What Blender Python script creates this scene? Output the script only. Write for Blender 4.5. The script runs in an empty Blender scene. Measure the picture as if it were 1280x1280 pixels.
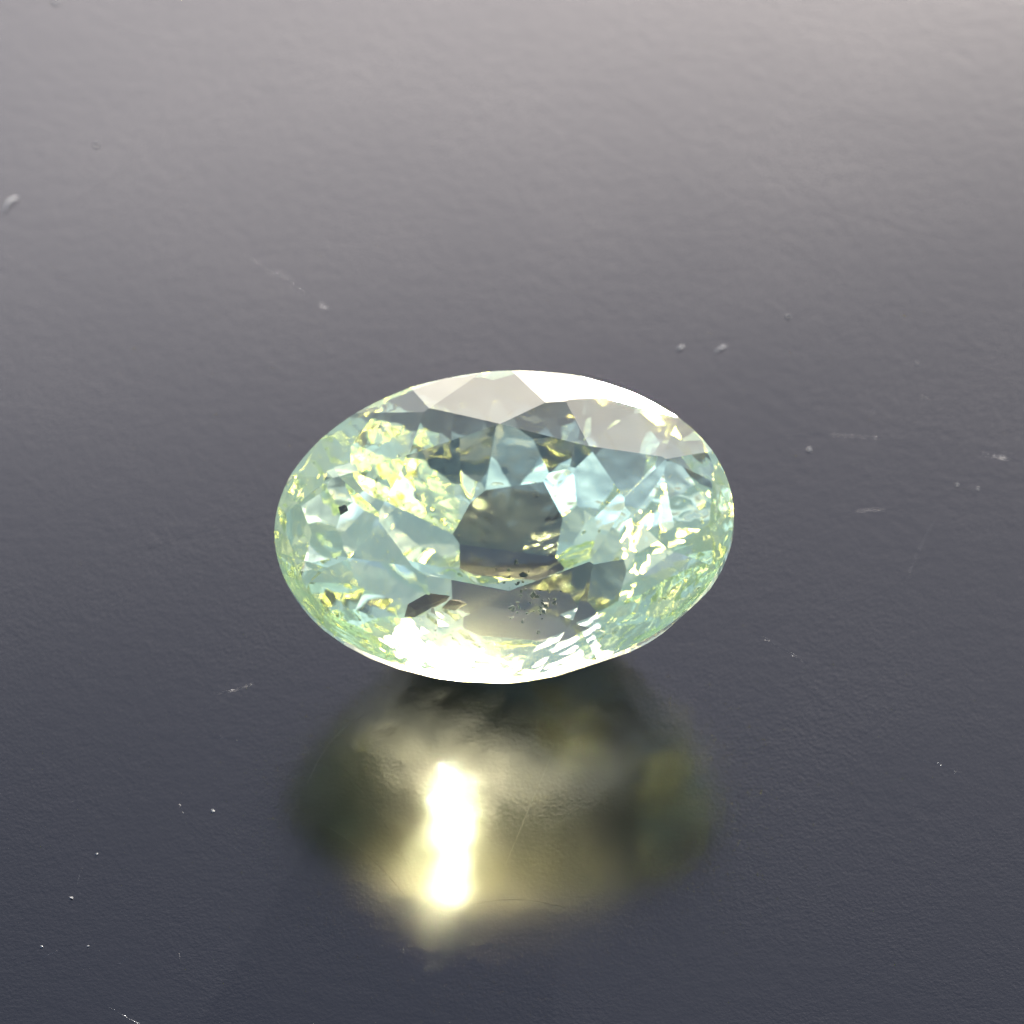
import bpy, bmesh, math, random
from mathutils import Vector, Matrix, noise
R = math.radians
# 1 Blender unit = 1 cm
P = {'b': 0.32, 'cut_seed': 561, 'jit': 1, 'pj': 8, 'r1': 0.6801, 'r2': 0.3998, 's1': 1.6278, 's2': 1.1364, 
     'nf': [14, 12, 8], 'pd': 1.1225, 'hc': 0.1815, 'rt': 0.5388, 'tilt': 18, 'roll': -4.43, 'yaw': 2.23, 'ior': 1.6416, 
     'keel': 0.2935, 's90': 0.4161, 'sun_el': 14.92, 'sun_az': 15.37, 't0': (0.997, 0.988, 0.82), 
     't1': (0.988, 0.991, 0.885), 'exp': 3.5, 'sky': 0.095, 'sun': 4, 'elev': 51, 'air': 0.34, 'dust': 3.0, 'cy': 0.015, 
     'cx': 0.01, 'bump': 0.48, 'fstop': 1.5, 'a': 0.45, 'dist': 10.4, 'gd': 0.014, 'culet': 0.012, 'g': 0.03, 
     'sunc': (1, 0.98, 0.93), 'low': (0, 35, 62, 118, 145, 180, 215, 242, 298, 325), 'fior': 1.52, 'bc': 0.032, 'bt': 0.3, 
     'bx': 0.5, 'r1_': 0.125, 'r2_': 0.3, 'rmix': 0.5, 'wob': 0.3, 'clamp': 0.0, 'frost': 0.0, 'trc': (0.85, 0.9, 0.68), 
     'cf': 0.05, 'cr': 0.7, 'fw': 5, 'fs': 13, 'xs': 23, 'xn': 90, 'xd': .025}

sc = bpy.context.scene
C = sc.collection
sc.unit_settings.scale_length = 0.01

# ------------------------------------------------------------------ camera, light, exposure
cam_d = bpy.data.cameras.new('camera')
cam = bpy.data.objects.new('camera', cam_d); C.objects.link(cam)
sc.camera = cam
cam_d.sensor_width = 36
cam_d.lens = 36 * P['dist'] / 2.0
cam_d.clip_start = 0.5; cam_d.clip_end = 100000
e = R(P['elev'])
GH = P['a'] * P['pd'] * 1.0                      # height of the girdle above the surface
look = Vector((0.0, 0.0, GH))
back = Vector((0, -math.cos(e), math.sin(e)))
cam.location = look + back * P['dist']
cam.rotation_euler = (math.pi/2 - e, 0, 0)
cam_d.shift_x = 10/1280; cam_d.shift_y = 6/1280
cam_d.dof.use_dof = True
cam_d.dof.focus_distance = P['dist'] - 0.12
cam_d.dof.aperture_fstop = P['fstop']

w = bpy.data.worlds.new('World'); sc.world = w; w.use_nodes = True
nt = w.node_tree
bg = nt.nodes['Background']
sky = nt.nodes.new('ShaderNodeTexSky'); sky.sky_type = 'NISHITA'; sky.sun_disc = False
sky.sun_elevation = R(P['sun_el']); sky.sun_rotation = R(P['sun_az'])
sky.air_density = P['air']; sky.dust_density = P['dust']; sky.ozone_density = 1.0
nt.links.new(sky.outputs[0], bg.inputs[0]); bg.inputs[1].default_value = P['sky']

sd = bpy.data.lights.new('sun', 'SUN'); sd.energy = P['sun']; sd.angle = R(0.53); sd.color = P['sunc']
sun = bpy.data.objects.new('sun', sd); C.objects.link(sun)
# direction towards the sun: azimuth measured from +Y (away from the camera) towards +X
saz, sel = R(P['sun_az']), R(P['sun_el'])
to_sun = Vector((math.sin(saz)*math.cos(sel), math.cos(saz)*math.cos(sel), math.sin(sel)))
sun.rotation_euler = to_sun.to_track_quat('Z', 'Y').to_euler()
sun.location = to_sun * 50

sc.view_settings.view_transform = 'Standard'; sc.view_settings.look = 'None'
sc.view_settings.exposure = P['exp']; sc.view_settings.gamma = 1
sc.cycles.max_bounces = 24; sc.cycles.transmission_bounces = 24; sc.cycles.glossy_bounces = 16
sc.cycles.diffuse_bounces = 3
sc.cycles.caustics_reflective = True; sc.cycles.caustics_refractive = True
sc.cycles.sample_clamp_indirect = P["clamp"]
sc.cycles.blur_glossy = 0.0
sc.cycles.use_denoising = True

# ------------------------------------------------------------------ helpers
def link(o, parent=None):
    C.objects.link(o)
    if parent: o.parent = parent
    return o
def mesh_obj(name, verts, faces, mat, parent=None, smooth=False):
    me = bpy.data.meshes.new(name); me.from_pydata([tuple(v) for v in verts], [], faces); me.update()
    me.materials.append(mat)
    if smooth:
        for p in me.polygons: p.use_smooth = True
    return link(bpy.data.objects.new(name, me), parent)
def new_mat(name):
    m = bpy.data.materials.new(name); m.use_nodes = True
    n = m.node_tree.nodes; return m, n, m.node_tree.links, n['Principled BSDF']

# ------------------------------------------------------------------ surface
def plastic_mat():
    m, n, l, b = new_mat('grained_black_plastic')
    tc = n.new('ShaderNodeTexCoord')
    out = n['Material Output']; n.remove(b)
    df = n.new('ShaderNodeBsdfDiffuse'); df.inputs['Color'].default_value = (0.0012, 0.0012, 0.0014, 1)
    g1 = n.new('ShaderNodeBsdfGlossy'); g1.distribution = 'BECKMANN'; g1.inputs['Roughness'].default_value = P['r1_']
    g2 = n.new('ShaderNodeBsdfGlossy'); g2.distribution = 'BECKMANN'; g2.inputs['Roughness'].default_value = P['r2_']
    gm_ = n.new('ShaderNodeMixShader'); gm_.inputs[0].default_value = P['rmix']
    fr = n.new('ShaderNodeFresnel'); fr.inputs['IOR'].default_value = P['fior']
    mx = n.new('ShaderNodeMixShader')
    l.new(g1.outputs[0], gm_.inputs[1]); l.new(g2.outputs[0], gm_.inputs[2])
    l.new(fr.outputs[0], mx.inputs[0]); l.new(df.outputs[0], mx.inputs[1]); l.new(gm_.outputs[0], mx.inputs[2])
    l.new(mx.outputs[0], out.inputs[0])
    # leather-like grain: a soft orange peel with a fine tooth on top
    n1 = n.new('ShaderNodeTexNoise'); n1.inputs['Scale'].default_value = 30; n1.inputs['Detail'].default_value = 3
    n2 = n.new('ShaderNodeTexNoise'); n2.inputs['Scale'].default_value = 135; n2.inputs['Detail'].default_value = 2.5
    n2.inputs['Roughness'].default_value = 0.6
    n3 = n.new('ShaderNodeTexNoise'); n3.inputs['Scale'].default_value = 2.2; n3.inputs['Detail'].default_value = 2
    for q in (n1, n2, n3): l.new(tc.outputs['Object'], q.inputs['Vector'])
    b1 = n.new('ShaderNodeBump'); b1.inputs['Strength'].default_value = 0.36*P['bump']; b1.inputs['Distance'].default_value = 0.002
    b2 = n.new('ShaderNodeBump'); b2.inputs['Distance'].default_value = 0.0016
    mr = n.new('ShaderNodeMapRange'); mr.inputs[1].default_value = .35; mr.inputs[2].default_value = .7
    mr.inputs[3].default_value = .25*P['bump']; mr.inputs[4].default_value = .75*P['bump']
    l.new(n3.outputs['Fac'], mr.inputs[0]); l.new(mr.outputs[0], b2.inputs['Strength'])
    l.new(n1.outputs['Fac'], b1.inputs['Height']); l.new(n2.outputs['Fac'], b2.inputs['Height'])
    l.new(b1.outputs['Normal'], b2.inputs['Normal'])
    # wiped smears: the gloss wanders a little
    n4 = n.new('ShaderNodeTexNoise'); n4.inputs['Scale'].default_value = 1.6; n4.inputs['Detail'].default_value = 4; n4.inputs['Distortion'].default_value = .8
    l.new(tc.outputs['Object'], n4.inputs['Vector'])
    m4 = n.new('ShaderNodeMapRange'); m4.inputs[1].default_value = .3; m4.inputs[2].default_value = .7
    m4.inputs[3].default_value = P['r1_']*.75; m4.inputs[4].default_value = P['r1_']*1.35
    l.new(n4.outputs['Fac'], m4.inputs[0]); l.new(m4.outputs[0], g1.inputs['Roughness'])
    for q in (df, g1, g2, fr): l.new(b2.outputs['Normal'], q.inputs['Normal'])
    return m
def bend(x, y):                                  # the sheet rolls off behind the gem and to the left
    t = 3.5*math.tanh((y - P['bx']*x - P['bt'])/3.5)
    q = 0.3*math.log(1 + math.exp(t/0.3))
    return -P['bc']*q*q
def surf_z(x, y):
    fx = 3*math.tanh(x/3); fy = 3*math.tanh(y/3)
    return P['cx']*fx*fx - P['cy']*fy*fy + bend(x, y) - bend(0, 0)
def make_surface():
    xs = [-40, -25, -15, -10, -7, -5, -4] + [i*0.06 for i in range(-54, 55)] + [4, 5, 7, 10, 15, 25, 40]
    V = [(x, y, surf_z(x, y)) for y in xs for x in xs]; n = len(xs)
    F = [(j*n+i, j*n+i+1, (j+1)*n+i+1, (j+1)*n+i) for j in range(n-1) for i in range(n-1)]
    return mesh_obj('plastic_surface', V, F, plastic_mat(), smooth=True)
surf = make_surface()
surf['kind'] = 'structure'

# ------------------------------------------------------------------ gem, cut out of an oval blank by facet planes
def gem_mat(name='pale_green_gem', wob=1.0, scale=9, tint=(1, 1, 1)):
    m = bpy.data.materials.new(name); m.use_nodes = True
    n = m.node_tree.nodes; l = m.node_tree.links; n.clear()
    out = n.new('ShaderNodeOutputMaterial')
    gl = n.new('ShaderNodeBsdfGlass'); gl.inputs['Roughness'].default_value = 0.0; gl.inputs['IOR'].default_value = P['ior']
    tc = n.new('ShaderNodeTexCoord'); sx = n.new('ShaderNodeSeparateXYZ'); l.new(tc.outputs['Object'], sx.inputs[0])
    mr = n.new('ShaderNodeMapRange'); mr.inputs[1].default_value = -0.35; mr.inputs[2].default_value = 0.35
    l.new(sx.outputs[0], mr.inputs[0])
    cr = n.new('ShaderNodeValToRGB')
    cr.color_ramp.elements[0].color = (*[c*q for c, q in zip(P['t0'], tint)], 1)
    cr.color_ramp.elements[1].color = (*[c*q for c, q in zip(P['t1'], tint)], 1)
    l.new(mr.outputs[0], cr.inputs[0]); l.new(cr.outputs[0], gl.inputs['Color'])
    tr = n.new('ShaderNodeBsdfTranslucent'); tr.inputs['Color'].default_value = P['trc'] + (1,)
    mt = n.new('ShaderNodeMixShader'); mt.inputs[0].default_value = P['frost']*(wob > .5)
    l.new(gl.outputs[0], mt.inputs[1]); l.new(tr.outputs[0], mt.inputs[2])
    # fine scuffs on the crown scatter a little of what passes through
    rg = n.new('ShaderNodeBsdfRefraction'); rg.distribution = 'BECKMANN'; rg.inputs['Roughness'].default_value = P['cr']; rg.inputs['IOR'].default_value = P['ior']
    l.new(cr.outputs[0], rg.inputs['Color'])
    m2 = n.new('ShaderNodeMixShader'); m2.inputs[0].default_value = P['cf']*(0 if wob > .5 or wob < .22 else 1)
    l.new(mt.outputs[0], m2.inputs[1]); l.new(rg.outputs[0], m2.inputs[2]); l.new(m2.outputs[0], out.inputs[0])
    # hand-polished facets are never dead flat: a slow swell with faint polishing waves
    w1 = n.new('ShaderNodeTexNoise'); w1.inputs['Scale'].default_value = scale; w1.inputs['Detail'].default_value = 1.5
    l.new(tc.outputs['Object'], w1.inputs['Vector'])
    bp = n.new('ShaderNodeBump'); bp.inputs['Strength'].default_value = 1.0; bp.inputs['Distance'].default_value = 0.006*wob*P['wob']
    l.new(w1.outputs['Fac'], bp.inputs['Height']); l.new(bp.outputs[0], gl.inputs['Normal'])
    return m

class Poly:
    """convex solid kept as tagged polygons"""
    def __init__(s): s.faces = []
    def clip(s, p, nrm, tag):
        new, cut = [], []
        for poly, t in s.faces:
            d = [(v - p).dot(nrm) for v in poly]
            out = []
            for i in range(len(poly)):
                j = (i + 1) % len(poly)
                if d[i] <= 0: out.append(poly[i])
                if (d[i] < 0 < d[j]) or (d[j] < 0 < d[i]):
                    q = poly[i].lerp(poly[j], d[i] / (d[i] - d[j])); out.append(q); cut.append(q)
                elif d[i] == 0: cut.append(poly[i])
            if len(out) >= 3: new.append((out, t))
        s.faces = new
        if len(cut) < 3: return
        u = nrm.orthogonal().normalized(); v = nrm.cross(u)
        c = sum(cut, Vector()) / len(cut)
        cut.sort(key=lambda q: math.atan2((q - c).dot(v), (q - c).dot(u)))
        pts = []
        for q in cut:
            if not pts or (q - pts[-1]).length > 1e-5: pts.append(q)
        if len(pts) > 1 and (pts[0] - pts[-1]).length < 1e-5: pts.pop()
        if len(pts) >= 3: s.faces.append((pts, tag))

rot = Matrix.Rotation(R(P['yaw']),4,'Z') @ Matrix.Rotation(R(P['tilt']),4,'X') @ Matrix.Rotation(R(P['roll']),4,'Y')
def cut_gem():
    rng = random.Random(P['cut_seed'])
    N = 120
    a, b = 1.0, P['b'] / P['a']
    ring = [Vector((math.cos(2*math.pi*i/N), math.sin(2*math.pi*i/N)*b, 0)) for i in range(N)]
    top, bot = 1.0, -1.6
    s = Poly()
    for i in range(N):
        p, q = ring[i], ring[(i+1) % N]
        s.faces.append(([Vector((p.x,p.y,bot)), Vector((q.x,q.y,bot)), Vector((q.x,q.y,top)), Vector((p.x,p.y,top))], 'girdle'))
    s.faces.append(([Vector((p.x,p.y,top)) for p in ring], 'blank'))
    s.faces.append(([Vector((p.x,p.y,bot)) for p in reversed(ring)], 'blank'))
    def E(r, az, z): return Vector((r*math.cos(R(az)), r*math.sin(R(az))*b, z))
    def plane3(p, q, r, tag, j=1.0, keep=None):
        n = (q - p).cross(r - p).normalized()
        c = (p + q + r) / 3
        if n.dot(c) < 0: n = -n
        jt = P['jit'] * j * (P['pj'] if tag == 'pavilion' else 1)
        n = (n + Vector((rng.gauss(0,1), rng.gauss(0,1), rng.gauss(0,1))) * R(jt)).normalized()
        if keep is not None:                      # never bite into the girdle
            d = max((E(1, 3*q, keep) - c).dot(n) for q in range(120))
            if d > 0: c = c + n*d
        s.clip(c, n, tag)
    rt, hc, g, pd, k = P['rt'], P['hc'], P['g'], P['pd'], P['keel']
    slope = hc / (1 - rt); c22 = math.cos(R(22.5))
    rs = 0.5 * (rt*c22 + 1) + 0.02; zs = g + slope*(1 - rs*c22)
    s.clip(Vector((0,0,g+hc)), Vector((0,0,1)), 'table_facet')
    for i in range(8):
        az = 45*i
        plane3(E(1,az,g), E(rt,az,g+hc), E(1,az,g)+Vector((-math.sin(R(az)), math.cos(R(az))*b, 0)), 'bezel_facet', .5)
    for i in range(8):
        az = 45*i+22.5
        plane3(E(rt,az-22.5,g+hc), E(rt,az+22.5,g+hc), E(rs,az,zs), 'star_facet', .5)
    for i in range(8):
        for sg in (-1, 1):
            az = 45*i; m = az + sg*22.5
            plane3(E(1.025,az,g), E(1.025,m,g), E(rs,m,zs), 'upper_girdle_facet', .12)
    # a small extra facet at a corner of the table, the one that throws the sun's image at the camera
    at = Vector((0.18, 0.2, GH))
    for _ in range(4):
        gn = rot.to_3x3().inverted() @ ((cam.location - at).normalized() + to_sun).normalized()
        far = max((v for f, t in s.faces for v in f), key=lambda v: v.dot(gn))
        at = rot @ (far * P['a']) + Vector((0, 0, P['a']*(P['pd'] - .02)))
    s.clip(far - gn*P['gd'], gn, 'extra_facet')
    def apex(az):
        cx = math.cos(R(az))
        return Vector((k*(1 if cx > .1 else -1 if cx < -.1 else 0), 0, -pd))
    # pavilion: three tiers of facets, each turned against the next, running out into a short keel
    r1, r2 = P['r1'], P['r2']
    prof = [(1.0, -g), (r1, -g - (1-r1)*P['s1']), (r2, 0), (0.0, -pd)]
    prof[2] = (r2, prof[1][1] + (prof[3][1]-prof[1][1]) * (1 - r2/r1) * P['s2'])
    for i in range(44):                           # narrow bevel that keeps the lower girdle edge an even oval
        p0 = E(1, 360*i/44, -g*.9)
        tg = Vector((-math.sin(R(360*i/44)), math.cos(R(360*i/44))*b, 0))
        nb = tg.cross(E(.8, 360*i/44, -g*.9 - .2*2.4) - p0).normalized()
        s.clip(p0, nb if nb.dot(p0) > 0 else -nb, 'pavilion')
    for tier, n_f in enumerate(P['nf']):
        (ra, za), (rb, zb) = prof[tier], prof[tier+1]
        azs = [360*(i + (0.5 if tier == 1 else 0.0))/n_f for i in range(n_f)] if tier < 2 else P['low']
        for az in azs:
            ax = apex(az).x
            p0 = E(ra, az, za) + Vector((ax*(1-ra), 0, 0)); p1 = E(rb, az, zb) + Vector((ax*(1-rb), 0, 0))
            plane3(p0, p1, p0 + Vector((-math.sin(R(az)), math.cos(R(az))*b, 0)), 'pavilion', .18 if tier == 0 else 1, -g*1.2 if tier == 0 else -g*2.2)
    for sg in (-1, 1):                            # two flat facets that meet in the keel: the windows in the middle of the stone
        plane3(Vector((-k,0,-pd)), Vector((k,0,-pd)), Vector((0, sg*b, -pd + P['s90'])), 'pavilion', .6)
    r2 = random.Random(P['xs'])                   # recut corners: small extra facets all round the pavilion
    for k_ in range(P['xn']):
        az, inc = r2.uniform(0, 2*math.pi), R(r2.uniform(38, 72))
        n = Vector((math.cos(az)*math.sin(inc), math.sin(az)*math.sin(inc)/b, -math.cos(inc))).normalized()
        far = max((v for f, t in s.faces for v in f), key=lambda v: v.dot(n))
        if far.z > -.16: continue
        s.clip(far - n*r2.uniform(.25, 1)*P['xd'], n, 'pavilion')
    s.clip(Vector((0,0,-pd+P['culet'])), Vector((0,0,-1)), 'culet_facet')
    return s
gm = gem_mat('pale_green_gem_crown', .25); gm_tab = gem_mat('pale_green_gem_table', .2); gm_pav = gem_mat('pale_green_gem_pavilion', 1.0)
gm_coarse = gem_mat('pale_green_gem_coarse_polish', P['fw'], P['fs'], (.945, .985, .89))
gem = bpy.data.objects.new('gemstone', None); C.objects.link(gem)
gem.empty_display_size = 0.1
solid = cut_gem()
allv = [v * P['a'] for f, t in solid.faces for v in f]
zmin = min((rot @ v).z for v in allv)
groups = {}
for f, t in solid.faces:
    if t == 'blank': continue
    key = t if t in ('girdle','pavilion','table_facet','culet_facet') else (t, len(groups))
    groups.setdefault(key, []).append(f)
for key, fs in groups.items():
    name = key if isinstance(key, str) else key[0]
    vs, faces, idx = [], [], {}
    for f in fs:
        ids = []
        for v in f:
            kk = (round(v.x,5), round(v.y,5), round(v.z,5))
            if kk not in idx: idx[kk] = len(vs); vs.append(Vector(kk) * P['a'])
            if not ids or ids[-1] != idx[kk]: ids.append(idx[kk])
        if ids[0] == ids[-1]: ids.pop()
        if len(ids) >= 3: faces.append(ids)
    o = mesh_obj(name, vs, faces, gm_pav if name == 'pavilion' else gm_tab if name == 'table_facet' else gm, gem)
    bm = bmesh.new(); bm.from_mesh(o.data)
    for f in bm.faces:
        c = f.calc_center_median() + Vector((0,0,0.05*P['a']))
        f.normal_update()
        if f.normal.dot(c) < 0: f.normal_flip()
        if name == 'pavilion' and f.normal.y < -.25 and P['fw']: f.material_index = 1   # the front of the pavilion has a coarser polish
    bm.to_mesh(o.data); bm.free()
    if name == 'pavilion': o.data.materials.append(gm_coarse)
gem.matrix_world = Matrix.Translation((0,0,-zmin+0.0005)) @ rot
gem['label'] = 'pale yellow green faceted oval gemstone standing on glossy black grained plastic'
gem['category'] = 'gemstone'

# dark crystals and a cloud of small ones inside the stone
def lump(name, at, size, mat, parent, rng, n=14, stretch=(1,1,1)):
    """small irregular crystal: convex hull of a few random points"""
    bm = bmesh.new()
    for _ in range(n):
        v = Vector((rng.gauss(0,1), rng.gauss(0,1), rng.gauss(0,1))).normalized() * rng.uniform(.75, 1)
        bm.verts.new((v.x*size*stretch[0], v.y*size*stretch[1], v.z*size*stretch[2]))
    res = bmesh.ops.convex_hull(bm, input=bm.verts[:])
    bmesh.ops.delete(bm, geom=[g for g in res['geom_interior'] if isinstance(g, bmesh.types.BMVert)], context='VERTS')
    bmesh.ops.recalc_face_normals(bm, faces=bm.faces[:])
    me = bpy.data.meshes.new(name); bm.to_mesh(me); bm.free(); me.materials.append(mat)
    o = bpy.data.objects.new(name, me); link(o, parent)
    o.location = at; o.rotation_euler = (rng.uniform(-.6,.6), rng.uniform(-.6,.6), rng.uniform(-.6,.6))
    return o
def simple_mat(name, col, rough, spec=.5):
    m, n, l, b = new_mat(name)
    tx = n.new('ShaderNodeTexNoise'); tx.inputs['Scale'].default_value = 40
    cr = n.new('ShaderNodeValToRGB')
    cr.color_ramp.elements[0].color = (*[c*.6 for c in col], 1); cr.color_ramp.elements[1].color = (*[min(1, c*1.3) for c in col], 1)
    tc = n.new('ShaderNodeTexCoord'); l.new(tc.outputs['Object'], tx.inputs['Vector'])
    l.new(tx.outputs['Fac'], cr.inputs[0]); l.new(cr.outputs[0], b.inputs['Base Color'])
    b.inputs['Roughness'].default_value = rough; b.inputs['Specular IOR Level'].default_value = spec
    return m
rng = random.Random(11)
dark = simple_mat('dark_brown_crystal', (.003, .002, .0018), .6, .03)
for at, sz, st in (((-.150,-.150,-.02), .034, (1.5,.7,.7)), ((-.105,-.152,-.03), .026, (1.7,.6,.6)), ((-.30,.045,-.02), .012, (1.3,1,.6))):
    o = lump('dark_inclusion', at, sz, dark, gem, rng, stretch=st); o['label'] = 'dark brown crystal inclusion'
grey = simple_mat('green_grey_crystal', (.016, .024, .015), .5, .1)
for k in range(40):
    at = (rng.gauss(.04,.035), rng.gauss(-.14,.03), rng.gauss(-.03,.02))
    lump('crystal_inclusion', at, rng.choice((.002,.003,.004,.006,.009)), grey, gem, rng, n=10, stretch=(rng.uniform(.6,1.5),1,.7))

# ------------------------------------------------------------------ scratches, lint and dust on the plastic
def ground(px, py):
    """point of the sheet seen at a pixel of the 1280 px photograph (used once, to set things out)"""
    u = (px - 640 + 10)/1280*2.0; v = (640 - py + 6)/1280*2.0
    d = Vector((u, v, -P['dist'])); d = cam.rotation_euler.to_matrix() @ d
    z = 0.0
    for _ in range(12):
        t = (z - cam.location.z)/d.z; p = cam.location + d*t; z = surf_z(p.x, p.y)
    return Vector((p.x, p.y, z))
def smooth_path(pts, n):
    out = []
    for i in range(len(pts)-1):
        p0, p1, p2, p3 = pts[max(i-1,0)], pts[i], pts[i+1], pts[min(i+2,len(pts)-1)]
        for k in range(n):
            t = k/n
            out.append(0.5*((2*p1) + (p2-p0)*t + (2*p0-5*p1+4*p2-p3)*t*t + (3*p1-p0-3*p2+p3)*t**3))
    out.append(pts[-1].copy()); return out
scr_mat = simple_mat('scuffed_plastic', (.014, .014, .015), .42)
def scratch(pix, width, seed):
    """a burr of pushed-up plastic: low ridge with a broken, uneven width"""
    r = random.Random(seed)
    path = smooth_path([ground(*p) for p in pix], 16)
    V, F = [], []; n = len(path); live = 1.0
    for i, p in enumerate(path):
        d = (path[min(i+1,n-1)] - path[max(i-1,0)]); d.z = 0; d.normalize()
        side = Vector((-d.y, d.x, 0)); e = math.sin(math.pi*(i+.5)/n)**.5
        live = max(.25, min(1, live + r.uniform(-.3,.3)))
        w = width*e*live*r.uniform(.7,1.2); p = p + side*r.gauss(0, width*.25)
        for k, (o, h) in enumerate(((-1,-.0004),(0,.14*w+.0002),(1,-.0004))):
            q = p + side*(o*w); V.append((q.x, q.y, surf_z(q.x, q.y) + h))
        if i:
            b0 = 3*i
            F += [(b0-3,b0,b0+1,b0-2), (b0-2,b0+1,b0+2,b0-1)]
    return mesh_obj('scratch', V, F, scr_mat, surf)
for k, (pix, w_) in enumerate((
    ([(962,549),(1010,544),(1060,545),(1110,549),(1150,556),(1205,562)], .0013),
    ([(1222,566),(1250,572),(1279,576)], .0015),
    ([(1050,641),(1080,638),(1105,637),(1125,636)], .0014),
    ([(300,312),(340,340),(375,362),(395,376)], .0009),
    ([(396,378),(412,387)], .0016),
    ([(270,868),(300,861),(325,851)], .0022),
    ([(872,478),(890,468),(912,460)], .0018),
    ([(96,1106),(103,1082)], .0018), ([(224,1004),(229,1018)], .0020), ([(224,1190),(226,1204)], .0016),
    ([(940,790),(985,815),(1020,838)], .0010), ([(1088,520),(1098,505)], .0016),
    ([(990,400),(1010,385)], .0014), ([(1140,492),(1165,497)], .0016))):
    scratch(pix, w_*.8, k)
hr = random.Random(40)                            # faint hairlines left by wiping
for k in range(46):
    x, y = hr.uniform(0, 1280), hr.uniform(60, 1280)
    if (x-630)**2/320**2 + (y-655)**2/230**2 < 1: continue
    a_, ln, cv = hr.choice((-.25, .1, .75, 2.3)) + hr.gauss(0, .25), hr.uniform(30, 170), hr.gauss(0, .06)
    scratch([(x + math.cos(a_+cv*q)*ln*q/3, y + math.sin(a_+cv*q)*ln*q/3) for q in range(4)], hr.uniform(.0004, .0008), 100+k)

lint_mat = simple_mat('white_lint', (.16, .16, .155), .7)
def fibre(name, pix, rad):
    path = smooth_path([ground(*p) + Vector((0,0,rad + h)) for *p, h in pix], 6)
    V, F = [], []; n = len(path)
    for i, p in enumerate(path):
        d = (path[min(i+1,n-1)] - path[max(i-1,0)]).normalized()
        a_ = d.orthogonal().normalized(); b_ = d.cross(a_); rr = rad*(.55 + .45*math.sin(math.pi*(i+.3)/n))
        for k in range(6):
            V.append(p + (a_*math.cos(k*math.pi/3) + b_*math.sin(k*math.pi/3))*rr)
        if i: F += [((i-1)*6+k, (i-1)*6+(k+1)%6, i*6+(k+1)%6, i*6+k) for k in range(6)]
    F += [tuple(range(5,-1,-1)), tuple((n-1)*6+k for k in range(6))]
    return mesh_obj(name, V, F, lint_mat, smooth=True)
def tag(o, label, cat, group=None):
    o['label'] = label; o['category'] = cat
    if group: o['group'] = group
f = fibre('lint_fibre', [(5,266,0),(9,258,.006),(15,252,.006),(23,248,0)], .0015)
tag(f, 'short curved white lint fibre at the left edge of the black plastic', 'lint')
f = fibre('lint_fibre', [(846,439,0),(850,436,.003),(854,433,0)], .0012)
tag(f, 'tiny white lint fibre on the plastic behind the gemstone, the left one of two', 'lint', 'lint fibres behind the gemstone')
f = fibre('lint_fibre', [(894,441,0),(900,437,.003),(907,433,0)], .0012)
tag(f, 'tiny white lint fibre on the plastic behind the gemstone, the right one of two', 'lint', 'lint fibres behind the gemstone')
dust_mat = simple_mat('pale_dust', (.06, .06, .058), .8)
proto = None
for px, py, sz, lab in (
    (120, 182, .0055, 'blurred pale dust speck on the plastic in the upper left, above the lint fibre'),
    (70, 2, .007, 'pale dust speck cut by the top edge at the upper left corner'),
    (1012, 563, .0045, 'pale dust speck under the long hairline scratch right of the gemstone, nearest the stone'),
    (1196, 607, .0042, 'pale dust speck at the far right, the lower of the pair below the scratch end'),
    (1222, 612, .003, 'smallest dust speck at the far right edge, right of a larger speck'),
    (89, 1123, .0040, 'white dust speck at the lower left, at the foot of a short upright scratch'),
    (121, 1068, .0034, 'white dust speck at the lower left, at the head of a short upright scratch'),
    (266, 1014, .0036, 'lone dust speck just left of the reflection of the gemstone'),
    (985, 397, .005, 'faint dust speck behind the gemstone, right of the two lint fibres'),
    (52, 1184, .0034, 'lowest dust speck in the lower left corner of the plastic'),
    (110, 1183, .003, 'tiny dust speck at the lower left, right of the corner speck'),
    (1146, 455, .003, 'tiny dust speck at the right, between the two short faint scratches')):
    p = ground(px, py)
    if proto is None:
        o = proto = lump('dust_speck', (0,0,0), 1.0, dust_mat, None, rng)
    else:
        o = proto.copy(); C.objects.link(o)
    o.scale = (sz*rng.uniform(.8,1.3), sz*rng.uniform(.8,1.3), sz*.7); o.rotation_euler = (0,0,rng.uniform(0,6)); o.location = p + Vector((0,0,sz*.4))
    tag(o, lab, 'dust speck', 'dust specks on the plastic')
